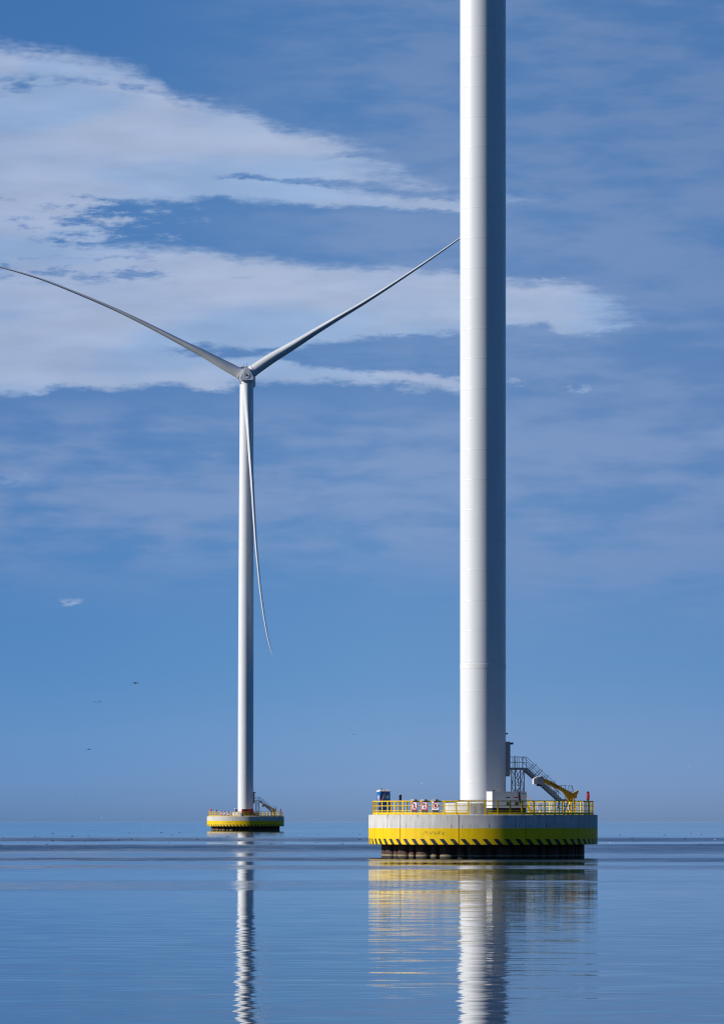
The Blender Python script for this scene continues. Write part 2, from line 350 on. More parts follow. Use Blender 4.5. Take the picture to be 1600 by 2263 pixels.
# ------------------------------------------------------------------ mesh helpers
class MB:
    def __init__(s): s.b = bmesh.new()
    def box(s, c, d, rz=0.0, mtx=None):
        M = mtx if mtx is not None else Matrix.Translation(Vector(c)) @ Matrix.Rotation(rz, 4, 'Z')
        r = bmesh.ops.create_cube(s.b, size=1.0)['verts']
        for v in r: v.co = M @ Vector((v.co.x * d[0], v.co.y * d[1], v.co.z * d[2]))
        return s
    def bar(s, p, q, wd=.05, ht=None):
        """rectangular bar from p to q"""
        p, q = Vector(p), Vector(q); ht = ht or wd
        d = q - p
        if d.length < 1e-6: return s
        M = Matrix.Translation((p + q) / 2) @ d.to_track_quat('Z', 'Y').to_matrix().to_4x4()
        return s.box(None, (wd, ht, d.length), mtx=M)
    def tube(s, pts, r, seg=8):
        pts = [Vector(p) for p in pts]; rings = []
        rr = r if isinstance(r, (list, tuple)) else [r] * len(pts)
        for i, p in enumerate(pts):
            d = (pts[min(i + 1, len(pts) - 1)] - pts[max(i - 1, 0)]).normalized()
            a = Vector((0, 0, 1)) if abs(d.z) < .9 else Vector((1, 0, 0))
            e1 = d.cross(a).normalized(); e2 = d.cross(e1)
            rings.append([s.b.verts.new(p + (e1 * math.cos(t) + e2 * math.sin(t)) * rr[i]) for t in [2 * math.pi * j / seg for j in range(seg)]])
        s.loft(rings); return s
    def loft(s, rings, caps=True):
        n = len(rings[0])
        for A, B in zip(rings, rings[1:]):
            for j in range(n):
                s.b.faces.new((A[j], A[(j + 1) % n], B[(j + 1) % n], B[j]))
        if caps:
            s.b.faces.new(rings[0][::-1]); s.b.faces.new(rings[-1])
    def lathe(s, prof, seg=48, c=(0, 0)):
        rings = [[s.b.verts.new((c[0] + r * math.cos(2 * math.pi * j / seg), c[1] + r * math.sin(2 * math.pi * j / seg), z)) for j in range(seg)] for r, z in prof]
        s.loft(rings); return s
    def prism(s, poly, y0, y1):
        """polygon in x,z pushed from y0 to y1"""
        A = [s.b.verts.new((x, y0, z)) for x, z in poly]; B = [s.b.verts.new((x, y1, z)) for x, z in poly]
        s.loft([A, B]); return s
    def arc(s, r, a0, a1, z, wd, ht, n=48):
        """rail of rectangular section on a circle; angles from the camera side (0) growing to the right"""
        full = abs(a1 - a0) > 2 * math.pi - .01; rings = []
        for i in range(n if full else n + 1):
            a = a0 + (a1 - a0) * i / n
            d = Vector((math.sin(a), -math.cos(a), 0))
            rings.append([s.b.verts.new(d * (r + o) + Vector((0, 0, z + h))) for o, h in ((-wd/2, -ht/2), (wd/2, -ht/2), (wd/2, ht/2), (-wd/2, ht/2))])
        if full:
            rings.append(rings[0]); s.loft(rings, False)
        else: s.loft(rings)
        return s
    def build(s, name, material, parent=None, origin=(0, 0, 0), smooth=False, bevel=0.0, rot=None):
        if bevel:
            es = [e for e in s.b.edges if len(e.link_faces) == 2 and e.calc_face_angle(0) > .6]
            bmesh.ops.bevel(s.b, geom=es, offset=bevel, segments=2, affect='EDGES', profile=.6)
        if rot is not None: bmesh.ops.transform(s.b, matrix=rot, verts=s.b.verts)
        o3 = Vector(origin)
        for v in s.b.verts: v.co -= o3
        bmesh.ops.recalc_face_normals(s.b, faces=s.b.faces)
        me = bpy.data.meshes.new(name); s.b.to_mesh(me); s.b.free()
        if smooth:
            for p in me.polygons: p.use_smooth = True
            me.set_sharp_from_angle(angle=R(38))
        me.materials.append(material)
        o = bpy.data.objects.new(name, me); C.objects.link(o)
        if parent is not None: o.parent = parent
        return o

def tag(o, label, cat, group=None):
    o['label'] = label; o['category'] = cat
    if group: o['group'] = group
    return o
def thing(name, loc, label, cat, group=None):
    o = bpy.data.objects.new(name, None); C.objects.link(o); o.location = loc
    o.empty_display_size = .3
    return tag(o, label, cat, group)
def copy_tree(o, off=None, parent=None):
    c = o.copy(); C.objects.link(c)
    if parent is not None: c.parent = parent
    if off is not None: c.location = Vector(o.location) + Vector(off)
    for ch in [x for x in bpy.data.objects if x.parent == o]:
        copy_tree(ch, None, c)
    return c

# ------------------------------------------------------------------ water
wm = MB()
L = 90000
for_v = [wm.b.verts.new(p) for p in ((-L, -2000, 0), (L, -2000, 0), (L, L, 0), (-L, L, 0))]
wm.b.faces.new(for_v)
water = wm.build('water', water_material()); water['kind'] = 'structure'

# ------------------------------------------------------------------ the near island and tower
NEAR = Vector(((1067 - 800) * 400 / FOC, 400, 0))
FARP = Vector(((543 - 800) * 1188 / FOC, 1188, 0))
DECK = 4.24
def P(px, py, ly, base=NEAR):
    """photograph point at depth offset ly from the island centre, in island coordinates"""
    d = base.y + ly
    return Vector(((px - 800) * d / FOC - base.x, ly, EYE + (HOR - py) * d / FOC))
NEAR_THINGS = {}
def near_thing(key, name, local, label, cat, group=None):
    o = thing(name, NEAR + Vector(local), label, cat, group); NEAR_THINGS[key] = o; return o

# foundation
f = near_thing('foundation', 'turbine_foundation', (0, 0, 0), 'large round concrete foundation with yellow band and black hazard stripes under the near turbine tower', 'foundation', 'turbine foundations in the lake')
joints = [R(a) for a in (-80, -47.1, -13.6, 19.7, 53.1, 86, 118.6, 151, -176, -143.5, -111.5)]
angs = sorted(set([round(2 * math.pi * i / 180 - math.pi, 5) for i in range(180)]))
angs = [a for a in angs if min(abs(a - j) for j in joints) > .012]
prof = [(a, 0.0) for a in angs]
for j in joints: prof += [(j - .0042, 0.0), (j - .0030, .09), (j + .0030, .09), (j + .0042, 0.0)]
prof.sort()
mb = MB(); rings = []
for r, z in ((9.0, 1.36), (RCAP - .04, 1.35), (RCAP, 1.39), (RCAP, 2.2), (RCAP, 3.4), (RCAP, 4.19), (RCAP - .05, DECK), (RCAP - .25, DECK + .004)):
    rings.append([mb.b.verts.new(((r - (d if r > 10 else 0)) * math.sin(a), -(r - (d if r > 10 else 0)) * math.cos(a), z)) for a, d in prof])
mb.loft(rings); mb.build('concrete_cap', CAP, f, smooth=True)
mb = MB(); mb.lathe([(RCAP - .30, 4.0), (RCAP - .30, DECK + .004), (3.0, DECK + .02)], 96); mb.build('deck', mat('deck_concrete', (.46, .45, .43), .85, scale=.8), f)
mb = MB(); rings = []
N = 22.5
for z in (-1.5, 1.36):
    ring = []
    for i in range(720):
        a = 2 * math.pi * i / 720
        p = (a * 22 / (2 * math.pi) + .66) % 1.0
        d = 0
        if p < .56: d = .42 * math.sqrt(max(0, 1 - ((p - .28) / .28) ** 2))
        elif .66 < p < .94: d = .26 * math.sqrt(max(0, 1 - ((p - .80) / .14) ** 2))
        r = 9.55 + d
        ring.append(mb.b.verts.new((r * math.sin(a), -r * math.cos(a), z)))
    rings.append(ring)
mb.loft(rings); mb.build('pile_wall', PILE, f, smooth=True)
mb = MB()
mb.lathe([(3.78, DECK), (3.78, 5.36), (3.74, 5.40), (2.4, 5.41)], 96)
pl = mb.build('pedestal', CONC, f, smooth=True)
mb = MB()
for i in range(46):
    a = R(-38 + 76 * i / 45) + .30
    mb.box((3.80 * math.sin(a), -3.80 * math.cos(a), 4.84), (.045, .05, 1.0), a)
mb.build('form_ribs', CONC, pl)
mb = MB(); mb.lathe([(2.56, 5.41), (2.56, 5.50), (2.2, 5.51)], 96); mb.build('grout_ring', WHITE, pl, smooth=True)
mb = MB(); mb.lathe([(.048, 5.505), (.048, 5.66), (.03, 5.70)], 8); bolt = mb.build('anchor_bolt', BLACK, pl)
for i in range(72):
    a = 2 * math.pi * i / 72
    b_ = bolt if i == 0 else bolt.copy()
    if i: C.objects.link(b_); b_.parent = pl
    b_.location = (2.43 * math.sin(a), -2.43 * math.cos(a), 0)

# near tower
def tower_lathe(prof, seg=128):
    m_ = MB(); out = []
    for (r0, z0), (r1, z1) in zip(prof, prof[1:]):
        n = max(1, int((z1 - z0) / 6))
        for i in range(n): out.append((r0 + (r1 - r0) * i / n, z0 + (z1 - z0) * i / n))
    out.append(prof[-1]); m_.lathe(out, seg); return m_
wt = near_thing('tower', 'wind_turbine', (0, 0, 5.51), 'huge white tubular turbine tower nearest the viewer, running out of the top of the picture', 'wind turbine', 'wind turbines standing in the lake')
tower_lathe([(2.244, 5.505), (2.244, 84.0), (1.95, 129.0)]).build('tower', TOWER, wt, (0, 0, 5.51), smooth=True)
tower_near = [c for c in bpy.data.objects if c.parent == wt][0]
# bolted flange between two tower cans
mb = MB(); zf = P(0, 1472, -2).z
mb.lathe([(2.240, zf - .22), (2.262, zf - .20), (2.262, zf - .02), (2.250, zf - .01), (2.250, zf + .01), (2.262, zf + .02), (2.262, zf + .20), (2.240, zf + .22)], 128)
mb.build('flange', WHITE, wt, (0, 0, 5.51), smooth=True)
PH = R(14); du = Vector((math.cos(PH), math.sin(PH), 0)); dn = Vector((math.sin(PH), -math.cos(PH), 0))   # along the stair, and its camera side
RotPH = Matrix.Rotation(PH, 4, 'Z')
zt, zb = P(0, 1639, 0).z, P(0, 1712, 0).z
DOOR = mat('door_grey', (.30, .33, .36), .4)
mb = MB(); mb.box(((2.18 + 2.60) / 2, 0, (zt + zb) / 2), (.46, 1.25, zt - zb)); mb.box((2.40, 0, zb - .02), (.42, .9, .3))
dr = mb.build('door_frame', DOOR, wt, (0, 0, 5.51), rot=RotPH, bevel=.03)
mb = MB(); mb.box((2.61, 0, zb + 1.5), (.06, .85, 2.1)); mb.build('door', WHITE, dr, (0, 0, 5.51), rot=RotPH)
mb = MB(); zz_ = P(0, 1643.5, 0).z
mb.bar((2.6, 0, zz_ + .08), (2.85, 0, zz_), .06); mb.box((2.78, 0, zz_), (.26, .34, .16)); mb.box((2.98, .02, zz_ + .03), (.18, .3, .2))
mb.build('floodlight', BLACK, wt, (0, 0, 5.51), rot=RotPH, bevel=.02)
mb = MB(); zz_ = P(0, 1622.5, 0).z
mb.bar((2.2, 0, zz_ - .06), (2.36, 0, zz_ + .03), .06); mb.box((2.40, 0, zz_ + .06), (.22, .26, .14))
mb.build('floodlight', BLACK, wt, (0, 0, 5.51), rot=RotPH, bevel=.02)

# guard railing
RR = 10.80
rl = near_thing('railing', 'guard_railing', (0, 0, DECK), 'yellow steel guard railing round the deck of the near turbine foundation', 'railing', 'yellow deck railings')
GA, GB = math.asin((1028 - 1067) / (23.1 * RR)), math.asin((1064.5 - 1067) / (23.1 * RR))
DZ = DECK
mb = MB(); mb.arc(RR, GB, GB + 2 * math.pi, DZ + 1.31, .06, .095, 120); mb.build('top_rail', YEL, rl, (0, 0, DZ))
mb = MB(); mb.arc(RR, GB, GA + 2 * math.pi, DZ + .86, .05, .06, 118); mb.build('mid_rail', YEL, rl, (0, 0, DZ))
mb = MB(); mb.arc(RR, GB, GA + 2 * math.pi, DZ + .38, .05, .06, 118); mb.build('low_rail', YEL, rl, (0, 0, DZ))
mb = MB(); mb.arc(RR, GB, GA + 2 * math.pi, DZ + .125, .02, .20, 118); mb.build('toe_board', YEL, rl, (0, 0, DZ))
mb = MB()
mb.box((0, 0, .66), (.15, .06, 1.30)); mb.box((0, .0, .012), (.24, .22, .024)); mb.box((0, .06, .11), (.03, .09, .18))
post = mb.build('post', YEL, rl)
NP = 56; span = GA + 2 * math.pi - GB
for i in range(NP):
    a = GB + span * i / (NP - 1)
    p_ = post if i == 0 else post.copy()
    if i: C.objects.link(p_); p_.parent = rl
    p_.location = (RR * math.sin(a), -RR * math.cos(a), 0); p_.rotation_euler = (0, 0, a)
mb = MB()
am = (GA + GB) / 2
for dd in (GA + .02, GB - .02): mb.bar((RR * math.sin(dd), -RR * math.cos(dd), .86), (RR * math.sin(dd), -RR * math.cos(dd), 1.3), .04)
mb.bar((RR * math.sin(GA), -RR * math.cos(GA), .86), (RR * math.sin(GB), -RR * math.cos(GB), .86), .035)
mb.build('gate_bar', YEL, rl)

# warning signs on the railing
def sign(key, px, symbol, label):
    c = P(px, 1781, -10.6); a = math.asin(c.x / (RR + .10))
    loc = Vector(((RR + .10) * math.sin(a), -(RR + .10) * math.cos(a), DECK + .24))
    s = near_thing(key, 'warning_sign', loc, label, 'sign', 'warning signs on the railing')
    s.rotation_euler = (0, 0, a)
    W, H, zc = .66, .82, .62
    MB().box((0, 0, zc), (W, .02, H)).build('panel', SIGNWHITE, s)
    MB().box((0, .0, .115), (W, .03, .16)).build('lower_plate', SIGNBLACK, s)
    lm = MB(); lm.box((-.09, -.12, 1.14), (.46, .20, .14)); lm.build('sign_lamp', LAMP, s, bevel=.02)
    lm = MB(); lm.box((.23, -.10, 1.15), (.16, .18, .18)); lm.build('lamp_bracket', SIGNBLACK, s, bevel=.01)
    y = -.016
    if symbol != 'hand':
        b = MB()
        for cx, cz, w_, h_ in ((0, zc + H/2 - .04, W, .08), (0, zc - H/2 + .04, W, .08), (-W/2 + .035, zc, .07, H - .161), (W/2 - .035, zc, .07, H - .161)): b.box((cx, y, cz), (w_, .012, h_))
        b.build('border', SIGNRED, s)
        sl = MB(); sl.bar((-W/2 + .07, y - .010, zc + H/2 - .09), (W/2 - .07, y - .010, zc - H/2 + .09), .012, .075); sl.build('slash', SIGNRED, s)
    else:
        b = MB(); ring = []
        for rr_ in (.31, .245):
            ring.append(rr_)
        n = 40
        A = [[b.b.verts.new((rr_ * math.cos(2*math.pi*j/n), yy_, zc + .02 + rr_ * math.sin(2*math.pi*j/n))) for j in range(n)] for rr_, yy_ in ((.31, y + .006), (.31, y - .006), (.245, y - .006), (.245, y + .006))]
        A.append(A[0]); b.loft(A, False); b.build('border', SIGNRED, s)
        sl = MB(); sl.bar((-.19, y - .010, zc + .21), (.19, y - .010, zc - .17), .012, .06); sl.build('slash', SIGNRED, s)
    g = MB()
    if symbol == 'bollard':
        g.prism([(-.20, zc - .26), (.20, zc - .26), (.20, zc - .20), (.10, zc - .18), (.07, zc - .02), (.13, zc + .02), (.13, zc + .08), (.08, zc + .12), (.06, zc + .24), (-.06, zc + .24), (-.08, zc + .12), (-.13, zc + .08), (-.13, zc + .02), (-.07, zc - .02), (-.10, zc - .18), (-.20, zc - .20)], y - .005, y + .005)
    elif symbol == 'anchor':
        g.prism([(-.025, zc - .26), (.025, zc - .26), (.025, zc + .14), (.10, zc + .12), (.20, zc + .04), (.22, zc + .12), (.14, zc + .20), (.04, zc + .24), (-.04, zc + .24), (-.14, zc + .20), (-.22, zc + .12), (-.20, zc + .04), (-.10, zc + .12), (-.025, zc + .14)], y - .005, y + .005)
        g.box((0, y, zc - .16), (.18, .009, .04)); g.box((.0, y, zc - .27), (.10, .0095, .05))
    else:
        g.prism([(-.05, zc - .16), (.09, zc - .16), (.13, zc - .04), (.15, zc + .06), (.12, zc + .06), (.09, zc), (.09, zc + .15), (.055, zc + .15), (.05, zc + .03), (.04, zc + .18), (.005, zc + .18), (.0, zc + .03), (-.01, zc + .16), (-.045, zc + .16), (-.05, zc + .02), (-.06, zc + .11), (-.09, zc + .11), (-.09, zc - .08)], y - .005, y + .005)
    g.build('symbol', SIGNBLACK, s)
    return s
sign('sign_a', 916, 'bollard', 'red bordered mooring bollard prohibition sign, leftmost of three on the near yellow railing')
sign('sign_b', 938, 'anchor', 'red bordered upturned anchor prohibition sign, in the middle of three on the near railing')
sign('sign_c', 962, 'hand', 'round red ringed hand prohibition sign, rightmost of three on the near railing')

# portable toilet
tl = near_thing('toilet', 'portable_toilet', (-9.75, -.2, DECK + .14), 'blue portable toilet with white roof and orange strap, left on the near foundation', 'portable toilet', 'blue portable toilets')
tl.rotation_euler = (0, 0, R(17))
mb = MB()
for z0, z1, w0, w1 in ((.10, 2.12, 1.10, 1.02),):
    A = [[mb.b.verts.new((sx * w / 2, sy * w / 2, z)) for sx, sy in ((-1, -1), (1, -1), (1, 1), (-1, 1))] for z, w in ((z0, w0), (z1, w1))]
    mb.loft(A)
mb.build('body', BLUE, tl, bevel=.03)
mb = MB(); mb.box((0, 0, .05), (1.06, 1.06, .1)); mb.build('skid', DARK, tl)
mb = MB()
A = [[mb.b.verts.new((sx * w / 2, sy * w / 2, z)) for sx, sy in ((-1, -1), (1, -1), (1, 1), (-1, 1))] for z, w in ((2.12, 1.12), (2.19, 1.14), (2.28, .96), (2.33, .6))]
mb.loft(A); rf = mb.build('roof', WHITE, tl, bevel=.015)
mb = MB(); mb.lathe([(.05, 2.22), (.05, 2.42), (.07, 2.43), (.07, 2.46)], 12, (-.3, -.3)); mb.build('vent_pipe', DARK, rf)
mb = MB(); mb.box((0, -.548, 1.10), (.86, .02, 1.86)); dr_ = mb.build('door', BLUE, tl)
mb = MB(); mb.box((.05, -.560, 1.60), (.60, .012, .30)); mb.build('notice', GREYW, dr_)
mb = MB(); mb.box((.0, -.570, 1.62), (.26, .012, .22)); mb.box((.05, -.5705, 1.475), (.50, .012, .04)); mb.build('notice_print', TEAL, dr_)
mb = MB(); mb.box((.34, -.565, 1.0), (.05, .04, .16)); mb.build('handle', DARK, dr_)
mb = MB(); mb.box((-.541, -.05, 1.52), (.012, .5, .48)); nt = mb.build('notice', GREYW, tl)
mb = MB(); mb.box((-.551, -.05, 1.40), (.012, .34, .12)); mb.build('notice_print', SIGNRED, nt)
mb = MB(); mb.tube([(.10, .5, 2.26), (.08, 0, 2.36), (-.02, -.53, 2.24), (-.05, -.59, 2.1), (-.30, -.60, 1.35), (-.50, -.60, .7)], .022, 6); mb.build('strap', ORANGE, tl)

# signal post
c = P(885.5, 1793, -6.6)
sp = near_thing('signal', 'signal_post', (c.x, -6.6, DECK), 'slim dark signal post with box head beside the blue toilet on the near foundation', 'signal post', 'dark signal posts')
MB().bar((0, 0, 0), (0, 0, 1.42), .075).build('post', DARK, sp)
mb = MB(); mb.box((-.04, 0, 1.65), (.25, .22, .56)); hd = mb.build('signal_head', DARK, sp, bevel=.03)
mb = MB(); mb.lathe([(.09, 1.925), (.09, 1.98), (.05, 2.02)], 14, (-.06, 0)); mb.build('lens', GREYW, hd)
MB().box((0, 0, .01), (.22, .22, .02)).build('base_plate', DARK, sp)

# lifebuoy case
def lifebuoy(key, local, rz, label):
    o = near_thing(key, 'lifebuoy_case', local, label, 'lifebuoy case', 'red lifebuoy cases')
    o.rotation_euler = (0, 0, rz)
    mb = MB(); n = 28; rings = []
    for yy_, sc in ((-.13, .78), (-.115, .90), (-.08, .985), (0, 1.0), (.08, .985), (.115, .90), (.13, .78)):
        rings.append([mb.b.verts.new((.38 * sc * math.cos(2*math.pi*j/n), yy_, 1.83 + .46 * sc * math.sin(2*math.pi*j/n))) for j in range(n)])
    mb.loft(rings); mb.build('case', RED, o, smooth=True)
    MB().bar((0, .02, 0), (0, .02, 1.40), .11, .06).build('post', YEL, o)
    MB().box((0, .0, .012), (.24, .22, .024)).build('base_plate', YEL, o)
    return o
lifebuoy('buoy', (10.28, -.4, DECK), R(90), 'red rounded lifebuoy case on a yellow post at the right edge of the near foundation')

# generator
GY = R(24)
gc0 = Vector((.66, -7.6, 0)); ex = Vector((math.cos(GY), math.sin(GY), 0)); ey = Vector((-math.sin(GY), math.cos(GY), 0))
gl = gc0 + ex * 1.85 + ey * .65
ge = near_thing('generator', 'generator', (gl.x, gl.y, DECK), 'white enclosed generator on a black skid in front of the near tower base', 'generator')
ge.rotation_euler = (0, 0, GY)
gx, gy_, gz0, gz1 = 1.85, .65, .66, 2.20
mb = MB(); mb.box((0, 0, (gz0 + gz1) / 2), (2 * gx, 2 * gy_, gz1 - gz0)); mb.build('body', WHITE, ge, bevel=.02)
mb = MB(); mb.box((0, 0, gz1 + .015), (2 * gx + .05, 2 * gy_ + .05, .05)); mb.build('roof_panel', WHITE, ge, bevel=.008)
mb = MB(); mb.box((0, 0, .36), (2 * gx - .06, 2 * gy_ - .05, .60)); mb.box((0, -.62, .06), (2 * gx, .1, .12)); mb.box((0, .62, .06), (2 * gx, .1, .12)); mb.build('skid', BLACK, ge)
for x0 in (-.10, .82):
    mb = MB(); mb.box((x0, -gy_ - .008, 1.45), (.80, .02, 1.36)); d_ = mb.build('side_door', WHITE, ge, bevel=.006)
    mb = MB(); mb.box((x0 - .05, -gy_ - .026, 1.06), (.38, .02, .30))
    for q in range(5): mb.box((x0 - .05, -gy_ - .040, .95 + q * .055), (.36, .02, .02))
    mb.build('louvre', LOUVRE, d_)
    mb = MB(); mb.box((x0 + (.28 if x0 < 0 else -.28), -gy_ - .03, 1.33), (.12, .03, .09)); mb.build('handle', BLACK, d_)
mb = MB(); mb.box((-.15, -gy_ - .024, 1.66), (.36, .012, .10)); mb.build('badge', BLACK, ge)
mb = MB(); mb.box((.70, -gy_ - .024, 1.66), (.50, .012, .10)); mb.build('badge', SIGNRED, ge)
mb = MB(); mb.box((1.55, -gy_ - .006, 2.06), (.36, .012, .05)); mb.build('badge', LOUVRE, ge)
mb = MB(); mb.box((-gx - .006, -.1, 1.28), (.012, .34, .08)); mb.build('badge', ORANGE, ge)
mb = MB(); mb.lathe([(.06, 2.2), (.06, 2.34), (.05, 2.35)], 12, (-1.35, .1)); mb.tube([(-1.35, .1, 2.33), (-1.22, .1, 2.39)], .055, 8); mb.build('exhaust', BLACK, ge)

# power cable
cab = MB()
pts = [P(1138, 1672, .2), P(1137.5, 1671, .0), P(1138, 1682, -.3), P(1139, 1697, -.5), P(1143, 1712, -.7), P(1145, 1730, -1.2)]
g1 = gl + ex * .95 - ey * .2 + Vector((0, 0, DECK + 2.27)); g2 = gl + ex * 1.02 - ey * .74 + Vector((0, 0, DECK + 2.20)); g3 = gl + ex * 1.06 - ey * .72 + Vector((0, 0, DECK + 1.5)); g4 = gl + ex * 1.35 - ey * .73 + Vector((0, 0, DECK + .72)); g5 = gl + ex * 1.5 - ey * .74 + Vector((0, 0, DECK + .5))
pts += [(P(1146, 1744, -2.5)), g1, g2, g3, g4, g5]
o3 = NEAR + Vector((0, 0, DECK))
cab.tube([Vector(p) - Vector((0, 0, DECK)) for p in pts], [.035] * 7 + [.07, .08, .08, .07, .05], 8)
cb = cab.build('power_cable', BLACK); cb.location = o3
tag(cb, 'thick black power cable draped from the grey stair landing down over the white generator', 'cable')

# access stairs at the tower door
st = near_thing('stairs', 'access_stairs', (du.x * 4.5, du.y * 4.5, DECK), 'grey steel access stairs climbing to the near tower door on a braced frame', 'stairs', 'steel access stairs')
so = (du.x * 4.5, du.y * 4.5, DECK)
HW = .55
def Q(s_, o_, z): return du * s_ + dn * o_ + Vector((0, 0, z))       # along, towards the camera, height
def SX(px): return (px - 1067) / 22.5 / math.cos(PH)                      # along-stair distance of a photo column
ZL = P(0, 1697, 0).z                                                   # landing height
ZR = P(0, 1672.5, 0).z
s0, s1 = SX(1124), SX(1160)
mb = MB(); mb.box((0, 0, 0), (1, 1, 1), mtx=Matrix.Translation(Q((s0 + s1) / 2, 0, ZL - .03)) @ RotPH @ Matrix.Diagonal((s1 - s0, 2 * HW - .08, .05, 1)))
for o_ in (-HW, HW): mb.bar(Q(s0, o_, ZL - .08), Q(s1 + .1, o_, ZL - .08), .05, .22)
mb.build('landing', GALV, st, so)
zlow = P(0, 1766, 0).z; s2 = SX(1238)
def flight(sa, za, sb, zb_, name='stair_flight', n=14):
    b = MB()
    for o_ in (-HW, HW): b.bar(Q(sa, o_, za - .10), Q(sb, o_, zb_ - .10), .05, .30)
    fl_ = b.build(name, GALV, st, so)
    b = MB()
    for i in range(n):
        f_ = (i + .5) / n
        b.box(None, (.27, 2 * HW - .06, .05), mtx=Matrix.Translation(Q(sa + (sb - sa) * f_ - .02, 0, za + (zb_ - za) * f_ - .16)) @ RotPH)
    b.build('treads', GALV, fl_, so)
flight(s1, ZL, s2, zlow)
for o_ in (-HW, HW):
    b = MB()
    b.tube([Q(s0, o_, ZR), Q(s1 + .0, o_, ZR), Q(s2 - .1, o_, P(0, 1741, 0).z)], .024, 6)
    zm = (ZL + ZR) / 2 + .02
    b.tube([Q(s0, o_, zm), Q(s1, o_, zm), Q(s2 - .1, o_, P(0, 1754, 0).z)], .03, 6)
    for px in (1129.5, 1140, 1150.5, 1159.5): b.bar(Q(SX(px), o_, ZL - .1), Q(SX(px), o_, ZR), .05)
    b.bar(Q(SX(1154), o_, ZR), Q(SX(1160), o_, ZR - .3), .035)
    for i in range(1, 6):
        f_ = i / 5.6
        sa = s1 + (s2 - s1) * f_; za = ZL + (zlow - ZL) * f_ - .1
        b.bar(Q(sa - .34, o_, za + .24), Q(sa + .42, o_, za + 1.06), .045)
    b.build('handrail', GALV, st, so)
# lower landing, its railing and the last flight
s3 = SX(1262)
mb = MB(); mb.box(None, (1, 1, 1), mtx=Matrix.Translation(Q((s2 + s3) / 2, 0, zlow - .03)) @ RotPH @ Matrix.Diagonal((s3 - s2, 2 * HW, .06, 1)))
for o_ in (-HW, HW): mb.bar(Q(s2, o_, zlow - .1), Q(s3, o_, zlow - .1), .05, .2)
mb.build('landing', GALV, st, so)
mb = MB(); zr2 = P(0, 1736, 0).z
mb.tube([Q(SX(1233), HW, zr2), Q(SX(1250.5), HW, zr2)], .026, 6); mb.tube([Q(SX(1254), HW, zr2), Q(SX(1262.5), HW, zr2), Q(SX(1268), HW - .1, zr2 - .85)], .026, 6)
mb.tube([Q(SX(1240), HW, zr2 - .6), Q(SX(1262), HW, zr2 - .6)], .026, 6)
for px in (1247, 1255, 1262): mb.bar(Q(SX(px), HW, zlow), Q(SX(px), HW, zr2), .05)
mb.tube([Q(SX(1226), -HW, P(0, 1748, 0).z), Q(SX(1240), -HW, P(0, 1748, 0).z)], .026, 6)
for px in (1229, 1235, 1239): mb.bar(Q(SX(px), -HW, zlow - .5), Q(SX(px), -HW, P(0, 1748, 0).z), .045)
mb.build('handrail', GALV, st, so)
mb = MB()
for i in range(6):
    mb.box(None, (.8, .26, .04), mtx=Matrix.Translation(Q(s3 - .45, -HW - .15 - .24 * i, zlow - .20 - .24 * i)) @ RotPH)
for o_ in (-.42, .42): mb.bar(Q(s3 - .45 + o_, -HW, zlow - .08), Q(s3 - .45 + o_, -HW - 1.6, DECK + .02), .05, .22)
mb.build('stair_flight', GALV, st, so)
mb = MB()
for sx_ in (s2 + .1, s3 - .1):
    for o_ in (-HW, HW): mb.bar(Q(sx_, o_, DECK), Q(sx_, o_, zlow - .1), .09)
mb.bar(Q(s2 + .1, HW, DECK + .05), Q(s3 - .2, HW, zlow - .2), .05); mb.bar(Q(s2 + .1, HW, zlow - .25), Q(s3 - .2, HW, DECK + .05), .05)
mb.build('support_frame', GALV, st, so)
# braced frame under the upper landing
mb = MB()
la, lb = SX(1134.5), SX(1154.5)
for s_ in (la, lb):
    for o_ in (-.62, .62): mb.bar(Q(s_, o_, DECK), Q(s_, o_, ZL - .12), .11)
zm1 = P(0, 1735, 0).z; zk = ZL - .2
for o_ in (-.62, .62):
    mb.bar(Q(la, o_, zm1), Q(lb, o_, zm1), .07)
    for z0, z1 in ((DECK + .1, zm1), (zm1, zk)):
        mb.bar(Q(la, o_, z0), Q(lb, o_, z1), .05); mb.bar(Q(la, o_, z1), Q(lb, o_, z0), .05)
for s_ in (la, lb):
    for z0, z1 in ((DECK + .1, zm1), (zm1, zk)):
        mb.bar(Q(s_, -.62, z0), Q(s_, .62, z1), .05)
    mb.bar(Q(s_, -.62, zm1), Q(s_, .62, zm1), .07)
mb.tube([Q(la + (lb - la) * i / 8, .62, zk - .02 + .16 * math.sin(math.pi * i / 8)) for i in range(9)], .03, 6)
mb.build('support_frame', GALV, st, so)

# yellow steps off the plinth
yb = P(1164, 1796, -3.4)
ys = near_thing('steps', 'plinth_steps', (3.95, -2.6, DECK), 'short yellow steps with sloping handrails behind the white generator on the near foundation', 'steps', 'yellow plinth steps')
for o_ in (-.35, .35):
    mb = MB(); mb.bar((.05, o_, 1.05), (1.0, o_, .02), .05, .2); mb.build('stringer', YEL, ys)
    mb = MB(); mb.tube([(.0, o_, 1.95), (.1, o_, 1.92), (1.05, o_, 1.05), (1.1, o_, 0)], .03, 6); mb.bar((.06, o_, 1.0), (.06, o_, 1.92), .05); mb.tube([(.06, o_, 1.5), (1.06, o_, .55)], .025, 6); mb.build('handrail', YEL, ys)
for i in range(4):
    mb = MB(); mb.box((.16 + .22 * i, 0, .82 - .23 * i), (.24, .64, .04)); mb.build('tread', YEL, ys)

